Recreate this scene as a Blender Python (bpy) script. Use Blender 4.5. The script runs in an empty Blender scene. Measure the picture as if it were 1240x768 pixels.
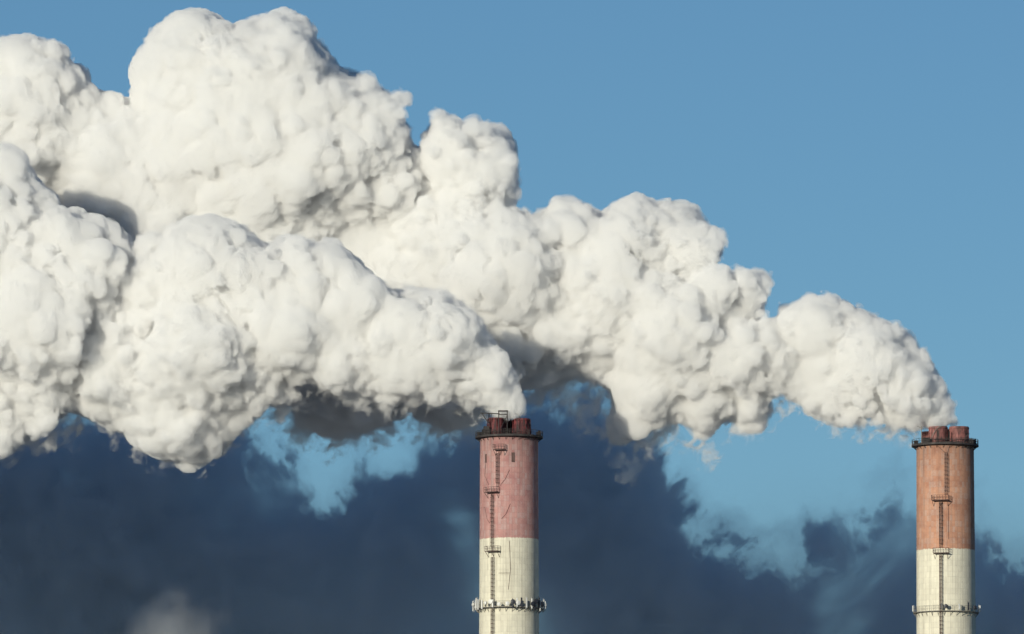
import bpy, bmesh, math, random
import numpy as np
from mathutils import Vector, Matrix

scene = bpy.context.scene
C = scene.collection
R = math.radians
random.seed(7)

# ------------------------------------------------------------------ camera
S = 5.5                                    # photograph pixels per metre at the chimneys
DIST, EYE = 1900.0, 2.0
CZ = 206.2                                 # height seen at the centre of the frame
pitch = math.atan2(CZ - EYE, DIST)
cam = bpy.data.cameras.new("camera")
cam_o = bpy.data.objects.new("camera", cam)
C.objects.link(cam_o)
cam_o.location = (0, -DIST, EYE)
cam_o.rotation_euler = (R(90) + pitch, 0, 0)
cam.sensor_width = 36
cam.lens = 36 * math.hypot(DIST, CZ - EYE) / (1240 / S)
cam.clip_start, cam.clip_end = 1.0, 60000
scene.camera = cam_o

# ------------------------------------------------------------------ sky and sun
SKY_Z, SKY_S = 1.25, 0.086
SUN_EL, SUN_AZ = 11.0, -31.0               # azimuth from straight behind the camera, negative to its left
w = bpy.data.worlds.new("World")
scene.world = w
w.use_nodes = True
wn = w.node_tree
bg = wn.nodes["Background"]
sky = wn.nodes.new("ShaderNodeTexSky")
sky.sky_type = 'NISHITA'
sky.sun_disc = False
sun_dir = Vector((math.sin(R(SUN_AZ)) * math.cos(R(SUN_EL)), -math.cos(R(SUN_AZ)) * math.cos(R(SUN_EL)), math.sin(R(SUN_EL))))
sky.sun_elevation = R(SUN_EL)
sky.sun_rotation = math.atan2(sun_dir.x, sun_dir.y)
sky.altitude = 200
sky.air_density = 1.0
sky.dust_density = 0.2
sky.ozone_density = 4.3
sky_tc = wn.nodes.new("ShaderNodeTexCoord")
sky_mp = wn.nodes.new("ShaderNodeMapping")          # clear winter air: the blue deepens quickly above the horizon
sky_mp.inputs["Scale"].default_value = (1, 1, SKY_Z)
wn.links.new(sky_tc.outputs["Generated"], sky_mp.inputs[0])
wn.links.new(sky_mp.outputs[0], sky.inputs[0])
sky_tint = wn.nodes.new("ShaderNodeMix")
sky_tint.data_type = 'RGBA'
sky_tint.blend_type = 'MULTIPLY'
sky_tint.inputs[0].default_value = 1.0
sky_tint.inputs[7].default_value = (0.97, 1.045, 1.03, 1)
wn.links.new(sky.outputs[0], sky_tint.inputs[6])
wn.links.new(sky_tint.outputs[2], bg.inputs[0])
bg.inputs[1].default_value = SKY_S

sl = bpy.data.lights.new("sun", 'SUN')
sl.energy = 4.2
sl.angle = R(0.5)
sl.color = (1.0, 0.94, 0.77)
sun = bpy.data.objects.new("sun", sl)
C.objects.link(sun)
sun.location = (0, -100, 400)
sun.rotation_euler = (-sun_dir).to_track_quat('-Z', 'Y').to_euler()

vs = scene.view_settings
vs.view_transform = 'Standard'
vs.look = 'None'
vs.gamma = 1.0
vs.use_curve_mapping = False
vs.exposure = 0.0

cy = scene.cycles
cy.use_denoising = True
cy.max_bounces = 24
cy.diffuse_bounces = 4
cy.transparent_max_bounces = 32
cy.volume_bounces = 12
cy.volume_step_rate = 1.0
cy.use_adaptive_sampling = True
cy.adaptive_threshold = 0.03


def at(px, py, Y):
    """world point seen at photograph pixel (px, py) on the upright plane y = Y"""
    f = cam.lens / 36 * 1240
    d = Vector(((px - 620) / f, (384 - py) / f, -1.0))
    d = cam_o.rotation_euler.to_matrix() @ d
    t = (Y + DIST) / d.y
    return Vector((d.x * t, Y, EYE + d.z * t))


# ------------------------------------------------------------------ helpers
def tag(o, label=None, cat=None, group=None, kind=None):
    for k, v in (("label", label), ("category", cat), ("group", group), ("kind", kind)):
        if v:
            o[k] = v
    return o


def link(name, me, mat=None, parent=None):
    o = bpy.data.objects.new(name, me)
    C.objects.link(o)
    if mat is not None:
        me.materials.append(mat)
    if parent is not None:
        o.parent = parent
    return o


def obj(name, bm, mat, parent=None, smooth=False):
    bmesh.ops.recalc_face_normals(bm, faces=bm.faces)
    me = bpy.data.meshes.new(name)
    bm.to_mesh(me)
    bm.free()
    if smooth:
        for p in me.polygons:
            p.use_smooth = True
    return link(name, me, mat, parent)


def empty(name, loc, rz=0):
    o = bpy.data.objects.new(name, None)
    C.objects.link(o)
    o.location = loc
    o.rotation_euler.z = rz
    return o


def add_box(bm, c, s, rz=0.0):
    m = Matrix.Translation(c) @ Matrix.Rotation(rz, 4, 'Z') @ Matrix.Diagonal((s[0], s[1], s[2], 1))
    bmesh.ops.create_cube(bm, size=1.0, matrix=m)


def add_bar(bm, a, b, r, seg=6):
    a, b = Vector(a), Vector(b)
    d = b - a
    m = Matrix.Translation((a + b) / 2) @ d.to_track_quat('Z', 'Y').to_matrix().to_4x4()
    bmesh.ops.create_cone(bm, cap_ends=True, segments=seg, radius1=r, radius2=r, depth=d.length, matrix=m)


def add_ring_bar(bm, rad, z, r, n=56, a0=0.0, a1=2 * math.pi):
    pts = [Vector((rad * math.cos(a0 + (a1 - a0) * i / n), rad * math.sin(a0 + (a1 - a0) * i / n), z)) for i in range(n + 1)]
    for p, q in zip(pts, pts[1:]):
        add_bar(bm, p, q, r, 5)


def lathe(bm, prof, n=64, closed=False):
    rings = []
    for (r, z) in prof:
        rings.append([bm.verts.new((r * math.cos(2 * math.pi * i / n), r * math.sin(2 * math.pi * i / n), z)) for i in range(n)])
    pairs = list(zip(rings, rings[1:]))
    if closed:
        pairs.append((rings[-1], rings[0]))
    for a, b in pairs:
        for i in range(n):
            bm.faces.new((a[i], a[(i + 1) % n], b[(i + 1) % n], b[i]))
    return rings


def mat(name):
    m = bpy.data.materials.new(name)
    m.use_nodes = True
    return m, m.node_tree, m.node_tree.nodes["Principled BSDF"]


def nd(nt, t, **kw):
    n = nt.nodes.new(t)
    for k, v in kw.items():
        if k in n.inputs:
            n.inputs[k].default_value = v
        else:
            setattr(n, k, v)
    return n


def ramp(nt, src, stops):
    n = nt.nodes.new("ShaderNodeValToRGB")
    e = n.color_ramp.elements
    while len(e) < len(stops):
        e.new(0.5)
    for k, (p, c) in zip(e, stops):
        k.position = p
        k.color = (*c, 1) if len(c) == 3 else c
    nt.links.new(src, n.inputs[0])
    return n


def math_n(nt, op, a, b=None, c=None, clamp=False):
    n = nt.nodes.new("ShaderNodeMath")
    n.operation = op
    n.use_clamp = clamp
    for i, v in enumerate((a, b, c)):
        if v is None:
            continue
        if hasattr(v, "is_output"):
            nt.links.new(v, n.inputs[i])
        else:
            n.inputs[i].default_value = v
    return n.outputs[0]


def mix_c(nt, fac, a, b, mode='MIX'):
    n = nt.nodes.new("ShaderNodeMix")
    n.data_type = 'RGBA'
    n.blend_type = mode
    for i, v in ((0, fac), (6, a), (7, b)):
        if hasattr(v, "is_output"):
            nt.links.new(v, n.inputs[i])
        elif i == 0:
            n.inputs[0].default_value = v
        else:
            n.inputs[i].default_value = (*v, 1)
    return n.outputs[2]


# ------------------------------------------------------------------ ground
def ground_material():
    m, nt, b = mat("winter_ground")
    tc = nd(nt, "ShaderNodeTexCoord")
    n = nd(nt, "ShaderNodeTexNoise", Scale=0.02, Detail=8.0)
    nt.links.new(tc.outputs["Object"], n.inputs["Vector"])
    c = ramp(nt, n.outputs[0], [(0.35, (0.10, 0.115, 0.13)), (0.65, (0.24, 0.26, 0.29))])
    nt.links.new(c.outputs[0], b.inputs["Base Color"])
    b.inputs["Roughness"].default_value = 0.95
    return m


bm = bmesh.new()
bmesh.ops.create_grid(bm, x_segments=8, y_segments=8, size=25000)
tag(obj("ground", bm, ground_material()), kind="structure")


# ------------------------------------------------------------------ chimney materials
def shaft_material(name, z_band, red, red_dark, cream, seed):
    """painted concrete cast in rings behind narrow vertical boards; the paint bands are part of the surface"""
    m, nt, b = mat(name)
    L = nt.links.new
    tc = nd(nt, "ShaderNodeTexCoord")
    sp = nd(nt, "ShaderNodeSeparateXYZ")
    L(tc.outputs["Object"], sp.inputs[0])
    ang = math_n(nt, 'ARCTAN2', sp.outputs[0], math_n(nt, 'MULTIPLY', sp.outputs[1], -1.0))
    arc = math_n(nt, 'MULTIPLY', ang, 6.6)                      # metres round the shaft
    cyl = nd(nt, "ShaderNodeCombineXYZ")
    L(arc, cyl.inputs[0])
    cyl.inputs[1].default_value = seed * 7.3
    L(sp.outputs[2], cyl.inputs[2])

    def noise(scale, detail=4.0, sx=1.0, sz=1.0, rough=0.6):
        mp = nd(nt, "ShaderNodeMapping")
        mp.inputs["Scale"].default_value = (sx, 1, sz)
        L(cyl.outputs[0], mp.inputs[0])
        n = nd(nt, "ShaderNodeTexNoise", Scale=scale, Detail=detail, Roughness=rough)
        L(mp.outputs[0], n.inputs["Vector"])
        return n.outputs[0]
    mott = noise(0.45, 6.0)
    fine = noise(2.6, 4.0)
    streak = noise(1.1, 5.0, 1.0, 0.045)
    thin = noise(3.2, 3.0, 1.0, 0.02)
    # board marks and ring joints
    boards = math_n(nt, 'FRACT', math_n(nt, 'MULTIPLY', arc, 1 / 0.62))
    board_line = math_n(nt, 'LESS_THAN', boards, 0.16)
    rings = math_n(nt, 'FRACT', math_n(nt, 'MULTIPLY', sp.outputs[2], 1 / 1.25))
    ring_line = math_n(nt, 'LESS_THAN', rings, 0.10)
    cell = nd(nt, "ShaderNodeTexWhiteNoise")
    cc = nd(nt, "ShaderNodeCombineXYZ")
    L(math_n(nt, 'FLOOR', math_n(nt, 'MULTIPLY', arc, 1 / 0.62)), cc.inputs[0])
    L(math_n(nt, 'FLOOR', math_n(nt, 'MULTIPLY', sp.outputs[2], 1 / 1.25)), cc.inputs[1])
    L(cc.outputs[0], cell.inputs["Vector"])
    col_cell = nd(nt, "ShaderNodeTexWhiteNoise")
    cc2 = nd(nt, "ShaderNodeCombineXYZ")
    L(math_n(nt, 'FLOOR', math_n(nt, 'MULTIPLY', arc, 1 / 0.62)), cc2.inputs[0])
    L(cc2.outputs[0], col_cell.inputs["Vector"])
    redc = ramp(nt, mott, [(0.32, red_dark), (0.62, red)])
    worn = ramp(nt, math_n(nt, 'ADD', math_n(nt, 'MULTIPLY', fine, 0.6), math_n(nt, 'MULTIPLY', cell.outputs["Value"], 0.4)), [(0.45, (0, 0, 0)), (0.75, (1, 1, 1))])
    pale = tuple(0.45 * a + 0.55 * 0.58 for a in red)
    redw = mix_c(nt, math_n(nt, 'MULTIPLY', worn.outputs[0], 0.45), redc.outputs[0], pale)
    creamc = ramp(nt, mott, [(0.3, tuple(x * 0.88 for x in cream)), (0.6, cream)])
    edge = math_n(nt, 'ADD', z_band, math_n(nt, 'MULTIPLY', math_n(nt, 'SUBTRACT', fine, 0.5), 1.0))
    is_red = math_n(nt, 'GREATER_THAN', sp.outputs[2], edge)
    # lower bands repeat beneath the picture
    low = math_n(nt, 'MULTIPLY', math_n(nt, 'LESS_THAN', sp.outputs[2], z_band - 24), math_n(nt, 'GREATER_THAN', sp.outputs[2], z_band - 48))
    col = mix_c(nt, math_n(nt, 'MAXIMUM', is_red, low), creamc.outputs[0], redw)
    st = ramp(nt, streak, [(0.50, (0, 0, 0)), (0.72, (1, 1, 1))])
    col = mix_c(nt, math_n(nt, 'MULTIPLY', st.outputs[0], 0.36), col, (0.16, 0.12, 0.10))
    tn = ramp(nt, thin, [(0.58, (0, 0, 0)), (0.70, (1, 1, 1))])
    col = mix_c(nt, math_n(nt, 'MULTIPLY', tn.outputs[0], 0.25), col, (0.20, 0.15, 0.12))
    # soot run down from the rim
    rim = nd(nt, "ShaderNodeMapRange")
    L(sp.outputs[2], rim.inputs[0])
    rim.inputs[1].default_value = z_band + 13
    rim.inputs[2].default_value = z_band + 22.5
    soot = math_n(nt, 'MULTIPLY', math_n(nt, 'POWER', rim.outputs[0], 2.0), math_n(nt, 'MULTIPLY', math_n(nt, 'POWER', streak, 1.4), 0.85))
    col = mix_c(nt, soot, col, (0.05, 0.03, 0.03))
    lines = math_n(nt, 'MAXIMUM', math_n(nt, 'MULTIPLY', board_line, math_n(nt, 'MULTIPLY', col_cell.outputs["Value"], 0.20)), math_n(nt, 'MULTIPLY', ring_line, math_n(nt, 'MULTIPLY', mott, 0.10)))
    col = mix_c(nt, lines, col, (0.10, 0.08, 0.07))
    tint = math_n(nt, 'MULTIPLY', math_n(nt, 'SUBTRACT', math_n(nt, 'ADD', math_n(nt, 'MULTIPLY', cell.outputs["Value"], 0.5), math_n(nt, 'MULTIPLY', col_cell.outputs["Value"], 0.5)), 0.2), 0.22, clamp=True)
    col = mix_c(nt, tint, col, (0.10, 0.085, 0.08))
    L(col, b.inputs["Base Color"])
    b.inputs["Roughness"].default_value = 0.9
    bp = nd(nt, "ShaderNodeBump", Strength=0.6, Distance=0.06)
    hgt = math_n(nt, 'SUBTRACT', math_n(nt, 'MULTIPLY', fine, 0.6), math_n(nt, 'MAXIMUM', math_n(nt, 'MULTIPLY', board_line, 0.7), ring_line))
    L(hgt, bp.inputs["Height"])
    L(bp.outputs[0], b.inputs["Normal"])
    return m


def worn_material(name, a, c, d, scale=0.9, rough=0.75, metal=0.0):
    m, nt, b = mat(name)
    L = nt.links.new
    tc = nd(nt, "ShaderNodeTexCoord")
    mp = nd(nt, "ShaderNodeMapping")
    mp.inputs["Scale"].default_value = (1, 1, 0.3)
    L(tc.outputs["Object"], mp.inputs[0])
    n = nd(nt, "ShaderNodeTexNoise", Scale=scale, Detail=7.0, Roughness=0.65)
    L(mp.outputs[0], n.inputs["Vector"])
    r = ramp(nt, n.outputs[0], [(0.36, a), (0.50, c), (0.66, d)])
    L(r.outputs[0], b.inputs["Base Color"])
    b.inputs["Roughness"].default_value = rough
    b.inputs["Metallic"].default_value = metal
    bp = nd(nt, "ShaderNodeBump", Strength=0.3, Distance=0.05)
    L(n.outputs[0], bp.inputs["Height"])
    L(bp.outputs[0], b.inputs["Normal"])
    return m


FLUE_L = worn_material("red_flue_paint", (0.012, 0.010, 0.012), (0.07, 0.014, 0.018), (0.22, 0.04, 0.045))
FLUE_R = worn_material("rusty_flue_paint", (0.03, 0.022, 0.022), (0.20, 0.075, 0.07), (0.34, 0.15, 0.14))
STEEL = worn_material("sooty_steel", (0.012, 0.011, 0.013), (0.03, 0.026, 0.027), (0.06, 0.05, 0.048))
RUST = worn_material("rusty_steel", (0.05, 0.028, 0.025), (0.09, 0.05, 0.045), (0.14, 0.09, 0.08))
GALV = worn_material("grey_steel", (0.13, 0.12, 0.11), (0.20, 0.19, 0.17), (0.28, 0.26, 0.24), metal=0.2)
WHITE = worn_material("white_antenna_plastic", (0.50, 0.50, 0.50), (0.62, 0.62, 0.60), (0.74, 0.73, 0.70), rough=0.5)
DARK = worn_material("dark_antenna_plastic", (0.02, 0.022, 0.03), (0.03, 0.033, 0.045), (0.05, 0.05, 0.06), rough=0.5)


def polar(r, phi, z):
    """phi in degrees from the side that faces the camera, positive to its right"""
    return Vector((r * math.sin(R(phi)), -r * math.cos(R(phi)), z))


def shaft_r(z, top):
    d = top - z
    return 6.38 + 0.0045 * d + 3.9 * max(0.0, (d - 45) / (top - 45)) ** 1.6


def build_ladder(root, top, phi, z0, z1):
    bm = bmesh.new()
    step = 0.30
    ins = 0.34
    for s in (-0.26, 0.26):
        pts = [polar(shaft_r(z, top) + ins, phi, z) + polar(1, phi + 90, 0) * s for z in np.linspace(z0, z1, max(2, int((z1 - z0) / 6)))]
        for a, b in zip(pts, pts[1:]):
            add_bar(bm, a, b, 0.045, 5)
    t = polar(1, phi + 90, 0)
    o = polar(1, phi, 0)
    z = z0 + 0.2
    while z < z1:
        p = polar(shaft_r(z, top) + ins, phi, z)
        add_bar(bm, p - t * 0.26, p + t * 0.26, 0.025, 4)
        z += step
    z = z0 + 1.0
    hoops = []
    while z < z1:                                  # safety cage
        p = polar(shaft_r(z, top) + ins, phi, z)
        pts = [p + t * (0.36 * math.cos(a)) + o * (0.72 * math.sin(a)) for a in np.linspace(0, math.pi, 8)]
        hoops.append(pts)
        for a, b in zip(pts, pts[1:]):
            add_bar(bm, a, b, 0.032, 4)
        add_bar(bm, polar(shaft_r(z, top) - 0.03, phi, z) - t * 0.26, p - t * 0.26, 0.04, 4)
        add_bar(bm, polar(shaft_r(z, top) - 0.03, phi, z) + t * 0.26, p + t * 0.26, 0.04, 4)
        z += 0.9
    for ha, hb in zip(hoops, hoops[1:]):
        for k in (2, 3, 4, 5):
            add_bar(bm, ha[k], hb[k], 0.022, 4)
    return obj("ladder", bm, RUST, root)


def build_rest(root, top, phi, z, wid, m):
    r = shaft_r(z, top)
    t, o = polar(1, phi + 90, 0), polar(1, phi, 0)
    c = polar(r, phi, z)
    rz = R(phi)
    bm = bmesh.new()
    add_box(bm, c + o * 0.62, (wid, 1.45, 0.12), rz)
    for s in (-0.46, 0.0, 0.46):
        add_bar(bm, c + t * (s * wid) + o * 1.25 - Vector((0, 0, 0.05)), c + t * (s * wid * 0.9) + o * -0.05 - Vector((0, 0, 1.25)), 0.055, 5)
    for s in (-0.3, 0.3):
        add_bar(bm, c + t * s + o * 0.6 - Vector((0, 0, 0.06)), c + t * s * 0.7 + o * 0.5 - Vector((0, 0, 1.0)), 0.04, 5)
    pf = obj("rest_platform", bm, m, root)
    bm = bmesh.new()
    cor = [c + t * (-wid / 2) + o * 0.0, c + t * (-wid / 2) + o * 1.3, c + t * (wid / 2) + o * 1.3, c + t * (wid / 2) + o * 0.0]
    for a, b in zip(cor, cor[1:]):
        for hh in (0.55, 1.12):
            add_bar(bm, a + Vector((0, 0, hh)), b + Vector((0, 0, hh)), 0.035, 5)
        k = max(1, round((b - a).length / 0.6))
        for i in range(k + 1):
            p = a.lerp(b, i / k)
            add_bar(bm, p + Vector((0, 0, 0.05)), p + Vector((0, 0, 1.14)), 0.035, 5)
    obj("railing", bm, m, pf)
    return pf


def ring_platform(root, name, top, z, r_out, thick, m, brackets, br_drop):
    r = shaft_r(z, top)
    bm = bmesh.new()
    lathe(bm, [(r - 0.05, z), (r_out, z), (r_out, z - thick), (r - 0.05, z - thick)], 72, True)
    for i in range(brackets):
        ph = 360 * (i + 0.5) / brackets
        add_bar(bm, polar(r_out - 0.12, ph, z - thick * 0.7), polar(shaft_r(z - br_drop, top) - 0.04, ph, z - thick - br_drop), 0.06, 5)
    pf = obj(name, bm, m, root)
    return pf


def ring_rail(pf, z, r, m, hgt=1.15, posts=36, rr=0.035):
    bm = bmesh.new()
    for hh in (hgt * 0.5, hgt):
        add_ring_bar(bm, r, z + hh, rr, 56)
    for i in range(posts):
        p = polar(r, 360 * i / posts, z)
        add_bar(bm, p - Vector((0, 0, 0.02)), p + Vector((0, 0, hgt)), rr, 5)
    return obj("railing", bm, m, pf)


def build_chimney(name, px, py, Y, spec):
    top_w = at(px, py, Y)
    root = empty(name, (top_w.x, Y, 0))
    top = top_w.z

    def zz(y):
        return at(px, y, Y - 6.4).z

    def ph(x, rr=6.5):
        return math.degrees(math.asin(max(-1, min(1, (x - px) / S / rr))))
    zb = zz(spec["band"])
    bm = bmesh.new()
    prof = [(5.7, top - 3), (5.7, top), (shaft_r(top, top), top)]
    prof += [(shaft_r(z, top), z) for z in np.linspace(top - 0.8, 0, 60)]
    lathe(bm, prof, 96)
    obj("shaft", bm, shaft_material("painted_concrete", zb, *spec["paint"]), root, True)
    bm = bmesh.new()
    lathe(bm, [(0.01, top - 0.25), (5.68, top - 0.25)], 48)
    obj("roof_slab", bm, STEEL, root)
    # top deck round the rim
    zd = top + 0.35
    dk = ring_platform(root, "top_deck", top, zd, 7.45, 0.42, STEEL, 28, 0.75)
    ring_rail(dk, zd, 7.38, STEEL, 1.1, 40, 0.04)
    # flues
    for (x, y, r0, r1, hh) in spec["flues"]:
        bm = bmesh.new()
        z0, z1 = top - 0.2, top + hh
        prof = [(r0, z0), (r0 * 0.99, z0 + 0.8), (r1 * 1.01, z1 - 0.55), (r1 + 0.12, z1 - 0.5), (r1 + 0.12, z1 - 0.2), (r1, z1 - 0.16), (r1, z1), (r1 - 0.14, z1), (r1 - 0.16, z0)]
        lathe(bm, prof, 40)
        for k in (0.33, 0.66):
            zk = z0 + (z1 - z0) * k
            rk = r0 + (r1 - r0) * k
            lathe(bm, [(rk - 0.02, zk - 0.09), (rk + 0.10, zk - 0.09), (rk + 0.10, zk + 0.09), (rk - 0.02, zk + 0.09)], 40, True)
        for k in range(10):
            a = math.radians(36 * k + 10)
            add_bar(bm, (r0 * 1.0 * math.cos(a), r0 * 1.0 * math.sin(a), z0 + 0.2), (r1 * 1.02 * math.cos(a), r1 * 1.02 * math.sin(a), z1 - 0.5), 0.06, 5)
        f = obj("flue", bm, spec["flue_mat"], root)
        for v in f.data.vertices:
            v.co.x += x
            v.co.y += y
    spec["extras"](root, top, zd, zz, ph)
    # ladders and rest platforms
    for x, y0, y1 in spec["ladders"]:
        build_ladder(root, top, ph(x), zz(y1), zz(y0))
    for x, y, wpx in spec["rests"]:
        build_rest(root, top, ph(x), zz(y), wpx / S, spec["rest_mat"])
    # antenna ring
    za = zz(spec["ring"])
    pf = ring_platform(root, "antenna_platform", top, za, spec["ring_r"], 0.16, GALV, 30, 0.95)
    ring_rail(pf, za, spec["ring_r"] - 0.06, GALV, 1.15, 44, 0.03)
    for kind, phi, dz, sz in spec["antennas"]:
        bm = bmesh.new()
        ra = spec["ring_r"] + 0.12
        p = polar(ra, phi, za + dz)
        t, o = polar(1, phi + 90, 0), polar(1, phi, 0)
        add_bar(bm, p - Vector((0, 0, sz * 0.62)) - o * 0.12, p + Vector((0, 0, sz * 0.62)) - o * 0.12, 0.05, 6)
        if kind in "pq":                          # sector panel
            add_box(bm, p + o * 0.14, (0.34, 0.20, sz), R(phi))
            bmesh.ops.bevel(bm, geom=[e for e in bm.edges if e.calc_length() > sz * 0.9], offset=0.04, segments=2, affect='EDGES')
            add_bar(bm, p - o * 0.12 + Vector((0, 0, sz * 0.3)), p + o * 0.1 + Vector((0, 0, sz * 0.3)), 0.04, 5)
        else:                                     # drum dish
            mtx = Matrix.Translation(p + o * 0.25) @ o.to_track_quat('Z', 'Y').to_matrix().to_4x4()
            bmesh.ops.create_cone(bm, cap_ends=True, segments=20, radius1=sz * 0.42, radius2=sz * 0.5, depth=0.4, matrix=mtx)
            mtx = Matrix.Translation(p + o * 0.5) @ o.to_track_quat('Z', 'Y').to_matrix().to_4x4()
            bmesh.ops.create_cone(bm, cap_ends=True, segments=20, radius1=sz * 0.5, radius2=sz * 0.15, depth=0.1, matrix=mtx)
        obj("antenna", bm, WHITE if kind in "pd" else DARK, pf)
    # cables clipped to the concrete
    for pts in spec["cables"]:
        bm = bmesh.new()
        ws = []
        for (xa, ya), (xb, yb) in zip(pts, pts[1:]):
            for k in range(5):
                x, y = xa + (xb - xa) * k / 5, ya + (yb - ya) * k / 5
                z = zz(y)
                ws.append(polar(shaft_r(z, top) + 0.05, ph(x), z))
        for a, b in zip(ws, ws[1:]):
            add_bar(bm, a, b, 0.045, 4)
        obj("cable", bm, RUST, root)
    # small recesses' covers
    for x, y, wpx, hpx, m in spec["hatches"]:
        bm = bmesh.new()
        z = zz(y)
        p = polar(shaft_r(z, top), ph(x), z)
        W, Hh = wpx / S, hpx / S
        for s in (-1, 1):
            add_box(bm, p + polar(1, ph(x) + 90, 0) * (s * W / 2), (0.10, 0.22, Hh), R(ph(x)))
            add_box(bm, p + Vector((0, 0, s * Hh / 2)), (W + 0.1, 0.22, 0.12), R(ph(x)))
        add_box(bm, p, (W, 0.08, Hh), R(ph(x)))
        obj("hatch", bm, m, root)
    return root


def extras_left(root, top, zd, zz, ph):
    def P(x, y, dep):                              # x, y in photograph pixels about this chimney; depth in front of the axis
        return Vector(((x - 616.5) / S, -dep, at(616.5, y, -dep).z))
    bm = bmesh.new()
    for dep in (3.6, 5.0):                         # hoist gantry
        for x in (604.0, 614.3):
            add_bar(bm, (*P(x, 520, dep).xy, top), P(x, 497.6, dep), 0.13, 6)
        add_bar(bm, P(603.2, 497.8, dep), P(615.2, 497.8, dep), 0.16, 6)
        add_bar(bm, P(604, 502, dep), P(614.3, 502, dep), 0.10, 6)
        add_bar(bm, P(604, 524, dep), P(614.3, 503, dep), 0.07, 6)
    for x in (604.0, 614.3):
        add_bar(bm, P(x, 497.8, 3.6), P(x, 497.8, 5.0), 0.13, 6)
    obj("hoist_gantry", bm, STEEL, root)
    bm = bmesh.new()                               # jib with its strut
    add_bar(bm, P(581.2, 500.2, 4.2), P(605, 501.2, 4.2), 0.11, 6)
    add_bar(bm, P(583.5, 500.6, 4.2), P(592.0, 513.0, 4.2), 0.09, 6)
    add_bar(bm, P(592.2, 501, 4.2), P(592.2, 527.5, 4.2), 0.12, 6)
    add_bar(bm, P(595.0, 501, 4.2), P(595.0, 510, 4.2), 0.07, 6)
    obj("jib", bm, STEEL, root)
    bm = bmesh.new()                               # bent pipe between the flues
    pts = [P(618.5 + 11 * t, 507.5 - 6.5 * math.sin(math.pi * (0.12 + 0.76 * t)), 2.2) for t in np.linspace(0, 1, 10)]
    for a, b in zip(pts, pts[1:]):
        add_bar(bm, a, b, 0.14, 6)
    add_bar(bm, pts[0], (*pts[0].xy, top), 0.14, 6)
    add_bar(bm, pts[-1], (*pts[-1].xy, top + 3), 0.14, 6)
    obj("bent_pipe", bm, STEEL, root)
    bm = bmesh.new()                               # stairs and boxes on the deck
    for x, y0, wd, hh in ((581, 0, 0.9, 0.9), (585.5, 0, 0.5, 1.3), (589, 0, 1.1, 1.9), (652, 0, 0.8, 0.9), (655, 0, 0.4, 1.25)):
        p = polar(6.7, max(-80, min(80, math.degrees(math.asin(max(-0.985, min(0.985, (x - 616.5) / S / 6.7)))))), zd)
        add_box(bm, p + Vector((0, 0, hh / 2)), (wd, 0.8, hh), 0.3)
        obj("equipment_box", bm, STEEL, root)
        bm = bmesh.new()
    bm = bmesh.new()                               # handrails and braces before the flues
    for x0, x1, y in ((593, 641, 521), (593, 641, 524.5)):
        add_bar(bm, P(x0, y, 4.9), P(x1, y, 4.9), 0.06, 5)
    for x in np.linspace(593, 641, 11):
        add_bar(bm, P(x, 520.5, 4.9), (*P(x, 524, 4.9).xy, top), 0.06, 5)
    for x in (600, 626, 634):
        add_bar(bm, P(x, 506, 4.6), (*P(x, 524, 4.6).xy, top), 0.07, 5)
    add_bar(bm, P(634, 508, 4.6), P(640, 526, 4.6), 0.08, 5)
    obj("walkway_rail", bm, STEEL, root)


def extras_right(root, top, zd, zz, ph):
    Y0 = YR

    def P(x, y, dep):
        return Vector(((x - 1144.5) / S, -dep, at(1144.5, y, Y0 - dep).z))
    bm = bmesh.new()                               # thin mast with cross bars
    add_bar(bm, (*P(1114.6, 520, 4.0).xy, top), P(1114.6, 516.0, 4.0), 0.11, 6)
    add_bar(bm, P(1109.0, 516.2, 4.0), P(1115.5, 518.5, 4.0), 0.07, 6)
    add_bar(bm, P(1112.6, 519.5, 4.0), P(1117.5, 519.5, 4.0), 0.07, 6)
    obj("mast", bm, GALV, root)
    bm = bmesh.new()                               # rail before the flues
    for y in (531.5, 535):
        add_bar(bm, P(1120, y, 5.1), P(1176, y, 5.1), 0.07, 5)
    for x in np.linspace(1120, 1176, 13):
        add_bar(bm, P(x, 531, 5.1), (*P(x, 535, 5.1).xy, top), 0.06, 5)
    add_bar(bm, P(1148.4, 522, 4.6), (*P(1148.4, 535, 4.6).xy, top), 0.13, 6)
    add_bar(bm, P(1165, 533.5, 4.7), P(1172.5, 525, 4.7), 0.10, 6)
    obj("walkway_rail", bm, STEEL, root)
    bm = bmesh.new()                               # thin pale pipe looping over the front of the near flue
    pts = [P(1126 + 13 * t, 532 - 15.5 * math.sin(t * math.pi / 2) ** 0.8, 4.75) for t in np.linspace(0, 1, 9)]
    for a, b in zip(pts, pts[1:]):
        add_bar(bm, a, b, 0.08, 5)
    obj("bent_pipe", bm, GALV, root)
    bm = bmesh.new()
    for x, wd, hh in ((1107, 0.8, 0.9), (1120, 1.6, 1.2), (1176, 1.0, 1.0), (1181, 0.5, 1.2)):
        p = polar(6.6, math.degrees(math.asin(max(-0.985, min(0.985, (x - 1144.5) / S / 6.6)))), zd)
        add_box(bm, p + Vector((0, 0, hh / 2)), (wd, 0.8, hh), 0.2)
        obj("equipment_box", bm, STEEL, root)
        bm = bmesh.new()


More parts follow.
